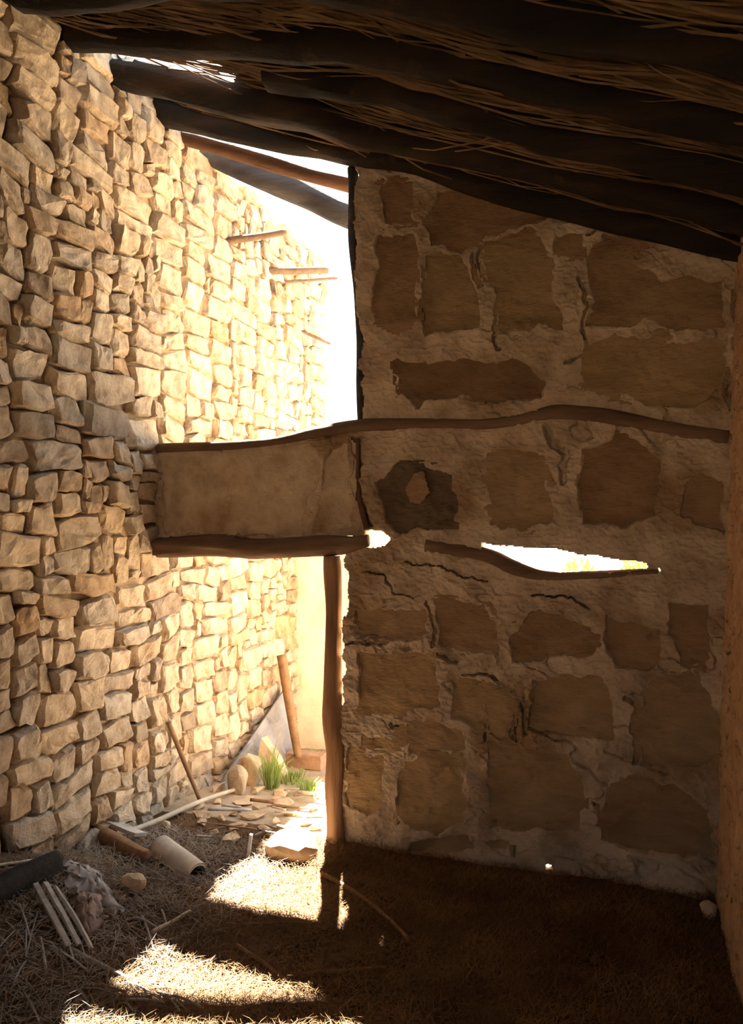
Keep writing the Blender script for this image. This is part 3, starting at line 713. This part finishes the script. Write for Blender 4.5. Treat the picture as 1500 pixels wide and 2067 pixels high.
# flat rubble in the doorway and yard
placed = []
for n in range(200):
    R = random.Random(500 + n)
    px = R.uniform(395, 645); py = R.uniform(1585, 1715) - (640 - px) * 0.05
    if py > 1680 and px > 520: continue
    if px < 440 and py < 1620: continue
    p = onF(px, py); s = proj(p)[2] / F
    w = R.uniform(9, 34) * s; t = R.uniform(3, 9) * s
    if any((p.x - a_) ** 2 + (p.y - c_) ** 2 < (w + d_) ** 2 for a_, c_, d_ in placed): continue
    placed.append((p.x, p.y, w))
    pts = rockpts((p.x, p.y, p.z + t * 0.7), w, w * R.uniform(0.5, 0.9), t, 600 + n, R.uniform(0, 3), 14)
    put(pts, 'rubble_stone', 'rock', 'flat broken stone in the rubble beyond the doorway', 'stone', 1, 0.004, n, R.uniform(0.2, 1.0), 'rubble in the yard')
for n in range(26):
    R = random.Random(900 + n)
    px = R.uniform(395, 650); py = R.uniform(1600, 1705)
    p = onF(px, py); ang = R.uniform(-0.5, 0.9); L = R.uniform(0.06, 0.22)
    q = Vector((p.x + L * math.cos(ang), p.y + L * math.sin(ang), 0))
    if q.x > -1.40: continue
    p.z = fz(p.x, p.y) + R.uniform(0.01, 0.05); q.z = fz(q.x, q.y) + R.uniform(0.01, 0.06)
    V, Fc = tube([p, (p + q) / 2, q], R.uniform(0.004, 0.011), 6, 0.2, n, flat=R.uniform(0.35, 1), sub=2)
    tag(obj('wood_scrap', V, Fc, R.choice(['palewood', 'brownwood', 'greywood']), loc=base_of(V), smooth=True), 'splintered piece of wood among the rubble beyond the doorway', 'wood scrap', 'wood scraps in the rubble')

# black lump, timber, plank, tile, slats, sheet, cloth, bracket
a = Vector((-2.10, 2.02, fz(-2.10, 2.02) + 0.045)); b_ = Vector((-2.07, 2.42, fz(-2.07, 2.42) + 0.05))
V, Fc = tube([a, (a + b_) / 2 + Vector((0, 0, -0.01)), b_], [0.055, 0.052, 0.042], 12, 0.3, 51, sub=6)  # near-black rough tube lying along the edge of the heap
tag(obj('black_lump', V, Fc, 'blackish', loc=base_of(V), smooth=True), 'black log-shaped lump at the left edge of the debris heap', 'log')
a = onF(172, 1690); b_ = onF(296, 1746); a.z += 0.045; b_.z += 0.03
V, Fc = tube([a, (a + b_) / 2, b_], [0.036, 0.034, 0.03], 12, 0.25, 52, sub=6)
tag(obj('timber', V, Fc, 'brownwood', loc=base_of(V), smooth=True), 'short dark round timber lying behind the roof tile', 'timber')
def bar(a, b_, w, t, name, m, label, cat, group=None, roll=0.0, seed=0):
    a = Vector(a); b_ = Vector(b_); d = (b_ - a).normalized(); s = d.cross(Vector((0, 0, 1))).normalized(); u = s.cross(d)
    s, u = s * math.cos(roll) + u * math.sin(roll), u * math.cos(roll) - s * math.sin(roll)
    pts = [tuple(p + s * sx * w / 2 + u * k * t / 2) for p in (a, a.lerp(b_, 0.5) + u * 0.004, b_) for sx in (-1, 1) for k in (-1, 1)]
    return put(pts, name, m, label, cat, 2, 0.003, seed, None, group)
a = onF(190, 1680); b_ = onF(285, 1712); a.z += 0.07; b_.z += 0.06
bar(a, b_, 0.075, 0.015, 'plank', 'greywood', 'grey board end lying on the dark timber', 'board', roll=0.3, seed=53)
def rtile(a, b_, r0, r1, label, up, seed):
    a = Vector(a); b_ = Vector(b_); d = (b_ - a).normalized(); s = d.cross(Vector((0, 0, 1))).normalized(); u = s.cross(d)
    n, k = 10, 12; P = np.zeros((n + 1, k + 1, 3)); Q = np.zeros((n + 1, k + 1, 3))
    for i in range(n + 1):
        t = i / n; c = a.lerp(b_, t); r = r0 + (r1 - r0) * t
        for j in range(k + 1):
            th = math.pi * (-0.02 + 1.04 * j / k) + up
            dirv = s * math.cos(th) + u * math.sin(th)
            e = 0.002 * mnoise.noise(Vector((t * 2, j * 0.2, seed)))
            P[i, j] = c + dirv * (r + e); Q[i, j] = c + dirv * (r - 0.012 + e)
    V, Fc = slab_grid(np.ones((n, k), bool), None, None, P, Q)
    tag(obj('roof_tile', V, Fc, 'tile', loc=base_of(V), smooth=True), label, 'roof tile')
a = onF(322, 1752); b_ = onF(398, 1768); a.z += 0.03; b_.z += 0.0
a = Vector((b_.x - 0.25, b_.y + 0.10, fz(b_.x - 0.25, b_.y + 0.10) + 0.025))
rtile(a, b_, 0.062, 0.055, 'pale curved clay roof tile lying on the debris', 0.15, 54)
for k, (p0, p1, lab) in enumerate([((72, 1812), (138, 1922), 'leftmost of three grey slats lying on the debris heap'), ((92, 1810), (160, 1920), 'middle one of three grey slats lying on the debris heap'), ((112, 1816), (186, 1926), 'rightmost of three grey slats lying on the debris heap')]):
    a = onF(*p0); b_ = onF(*p1); a.z += 0.05; b_.z += 0.02
    bar(a, b_, 0.018, 0.008, 'slat', 'greywood', lab, 'slat', roll=0.4 * k, seed=55 + k)
def crumple(pxs, n, hgt, name, m, label, cat, seed, fr=6.0):
    c = [onF(*p) for p in pxs]
    P = np.zeros((n + 1, n + 1, 3))
    for i in range(n + 1):
        for j in range(n + 1):
            u, v = i / n, j / n
            p = c[0].lerp(c[1], u).lerp(c[3].lerp(c[2], u), v)
            e = math.sin(math.pi * u) * math.sin(math.pi * v)
            q = Vector((u * fr, v * fr, seed))
            f1 = abs(mnoise.noise(q)); f2 = abs(mnoise.noise(q * 2.3))
            zz = 0.008 + hgt * (0.55 * math.sqrt(max(e, 0)) + 0.75 * (0.5 - f1) * e + 0.3 * (0.4 - f2))
            P[i, j] = (p.x + 0.03 * mnoise.noise(q + Vector((9, 0, 0))), p.y + 0.03 * mnoise.noise(q + Vector((0, 9, 0))), fz(p.x, p.y) + max(zz, 0.004))
    V, Fc = slab_grid(np.ones((n, n), bool), None, None, P, P - np.array([0, 0, 0.004]))
    tag(obj(name, V, Fc, m, loc=base_of(V), smooth=True), label, cat)
crumple([(128, 1745), (200, 1768), (246, 1850), (135, 1806)], 26, 0.055, 'sheet', 'sheet', 'crumpled grey sheet draped over the debris heap', 'sheet', 61)
crumple([(140, 1806), (200, 1815), (205, 1880), (170, 1908)], 22, 0.06, 'cloth', 'cloth', 'crumpled brown cloth rag below the grey sheet', 'cloth', 62, 5)
a = onF(500, 1738); b2 = onY(507, 1684, a.y + 0.02); c2 = onF(522, 1745); c2.z += 0.01
e_ = empty('metal_bracket', a); tag(e_, 'thin bent metal bracket standing up from the rubble', 'bracket')
for nm, s0, s1 in (('upright', a, b2), ('foot', a + Vector((0, 0, 0.006)), c2)):
    d = (s1 - s0).normalized(); sd = d.cross(Vector((0, 1, 0))).normalized() * 0.007
    pts = [tuple(p + sd * k + Vector((0, 0.004 * w, 0.002 * w))) for p in (s0, s1) for k in (-1, 1) for w in (-1, 1)]
    V, Fc = hull(pts, 0); obj(nm, V, Fc, 'metal', e_, loc=tuple(s0))
for n in range(34):   # chips and shards on the heap
    R = random.Random(1300 + n)
    px = R.uniform(0, 430); py = R.uniform(1715, 1860)
    if px > 300 and py > 1800: continue
    p = onF(px, py); s = R.uniform(0.008, 0.022)
    pts = rockpts((p.x, p.y, p.z + s * 0.5), s, s * 0.7, s * 0.5, 1400 + n, R.uniform(0, 3), 12)
    put(pts, 'stone_chip', 'rock', 'small stone chip scattered over the debris heap', 'stone', 0, 0.002, n, R.uniform(0.2, 1.0), 'stone chips on the debris heap')
for n in range(60):
    R = random.Random(1700 + n)
    px = R.uniform(0, 330); py = R.uniform(1720, 2050)
    p = onF(px, py); ang = R.uniform(-1.4, 0.6); L = R.uniform(0.05, 0.22)
    q = Vector((p.x + L * math.cos(ang), p.y + L * math.sin(ang), 0)); p.z += 0.008; q.z = fz(q.x, q.y) + 0.012
    if q.x < XL + 0.08: continue
    V, Fc = tube([p, (p + q) / 2 + Vector((0, 0, 0.008)), q], R.uniform(0.0018, 0.0045), 5, 0.2, n, sub=2)
    tag(obj('twig', V, Fc, R.choice(['greywood', 'greywood', 'brownwood']), loc=base_of(V), smooth=True), 'thin dry twig lying on the debris heap', 'twig', 'twigs on the debris heap')

# ------------------------------------------------------------------ straw (uncountable)
def blades(n, region, L0, L1, w, lift, seed, name, m, label, cat, dens=None):
    R = np.random.RandomState(seed)
    x = R.uniform(region[0], region[1], n); y = R.uniform(region[2], region[3], n)
    if dens is not None:
        k = R.rand(n) < dens(x, y); x = x[k]; y = y[k]; n = len(x)
    a = R.uniform(0, 2 * np.pi, n); L = R.uniform(L0, L1, n); el = R.uniform(-0.1, lift, n)
    z = floor_z(x, y) + R.uniform(0.0, 0.014, n)
    dx = np.cos(a) * np.cos(el) * L; dy = np.sin(a) * np.cos(el) * L; dz = np.sin(el) * L
    sx = -np.sin(a) * w; sy2 = np.cos(a) * w; b = R.uniform(0.0, 0.010, n)
    xm, ym = x + dx * 0.5, y + dy * 0.5
    P = np.stack([np.stack([x - sx, y - sy2, z], 1), np.stack([x + sx, y + sy2, z], 1),
                  np.stack([xm + sx, ym + sy2, z + dz * 0.5 + b], 1), np.stack([xm - sx, ym - sy2, z + dz * 0.5 + b], 1),
                  np.stack([x + dx, y + dy, z + dz], 1)], 1).reshape(-1, 3)
    o = (np.arange(n) * 5)[:, None]
    Fc = [list(r) for r in (o + np.array([[0, 1, 2, 3]])).tolist()] + [list(r) for r in (o + np.array([[3, 2, 4]])).tolist()]
    return tag(obj(name, P, Fc, m, floor), label, kind='stuff')
blades(70000, (XL + 0.05, XR - 0.02, 1.7, 3.34), 0.02, 0.07, 0.0009, 0.55, 71, 'straw', 'straw', 'short dry brown straw matted over the dark floor', 'straw',
       dens=lambda x, y: np.clip(0.25 + 0.75 * sstep(-1.75, -1.35, x) + 0.6 * fbm(x, y, 6, 2, 72), 0.05, 1))
blades(9000, (XL + 0.05, -1.1, 1.8, 3.2), 0.03, 0.10, 0.0012, 0.5, 73, 'grey_straw', 'straw_grey', 'bleached grey straw strewn over the debris heap', 'straw',
       dens=lambda x, y: sstep(-1.25, -1.75, x))

# grass and weeds in the yard
def tuft(p, n, h, spread, seed, label, name='grass_tuft'):
    R = random.Random(seed); V = []; Fc = []
    for k in range(n):
        a = R.uniform(0, 2 * math.pi); r = R.uniform(0, spread); b0 = Vector((p.x + r * math.cos(a) * 0.5, p.y + r * math.sin(a) * 0.5, 0)); b0.z = fz(b0.x, b0.y) - 0.005
        L = h * R.uniform(0.5, 1.1); out = Vector((math.cos(a), math.sin(a), 0)) * L * R.uniform(0.15, 0.8); w = Vector((-math.sin(a), math.cos(a), 0)) * 0.003
        m1 = b0 + out * 0.4 + Vector((0, 0, L * 0.65)); t1 = b0 + out + Vector((0, 0, L * 0.8))
        o = len(V); V += [b0 - w, b0 + w, m1 + w, m1 - w, t1]; Fc += [[o, o + 1, o + 2, o + 3], [o + 3, o + 2, o + 4]]
    tag(obj(name, [tuple(v) for v in V], Fc, 'grass', loc=(p.x, p.y, fz(p.x, p.y))), label, 'grass')
tuft(onF(548, 1592), 90, 0.26, 0.09, 81, 'tall green grass tuft in front of the pointed stone')
tuft(onF(585, 1578), 150, 0.09, 0.22, 82, 'low green weeds below the reddish block')
tuft(onF(628, 1600), 110, 0.09, 0.16, 83, 'low green weeds beside the lower door post')
tuft(onF(640, 1545), 90, 0.12, 0.12, 84, 'bright sunlit weeds right of the reddish block')

# bushes seen through the slit
def bush(x, y, zg, r, h, seed, label):
    R = random.Random(seed); e = empty('bush', (x, y, zg)); tag(e, label, 'bush', 'bushes outside')
    V = []; Fc = []
    for k in range(1400):
        v = Vector((R.gauss(0, 1), R.gauss(0, 1), R.gauss(0, 1))).normalized() * (R.random() ** 0.4)
        c = Vector((x + v.x * r, y + v.y * r, zg + h * 0.55 + v.z * h * 0.5))
        a = Vector((R.gauss(0, 1), R.gauss(0, 1), R.gauss(0, 1))).normalized() * 0.05; b0 = a.orthogonal().normalized() * 0.022
        o = len(V); V += [tuple(c - a), tuple(c + b0), tuple(c + a), tuple(c - b0)]; Fc += [[o, o + 1, o + 2, o + 3]]
    tag(obj('foliage', V, Fc, 'leaf', e, loc=(x, y, zg)), kind='stuff')
    V, Fc = tube([(x, y, zg - 0.05), (x + 0.02, y, zg + h * 0.3), (x, y, zg + h * 0.6)], 0.03, 6)
    obj('stem', V, Fc, 'brownwood', e, loc=(x, y, zg))
bush(0.22, 9.3, -0.25, 0.36, 1.42, 1, 'yellow green bush at the right end of the slit')
bush(-0.52, 9.7, -0.26, 0.34, 1.20, 2, 'yellow green bush at the middle of the slit, low')
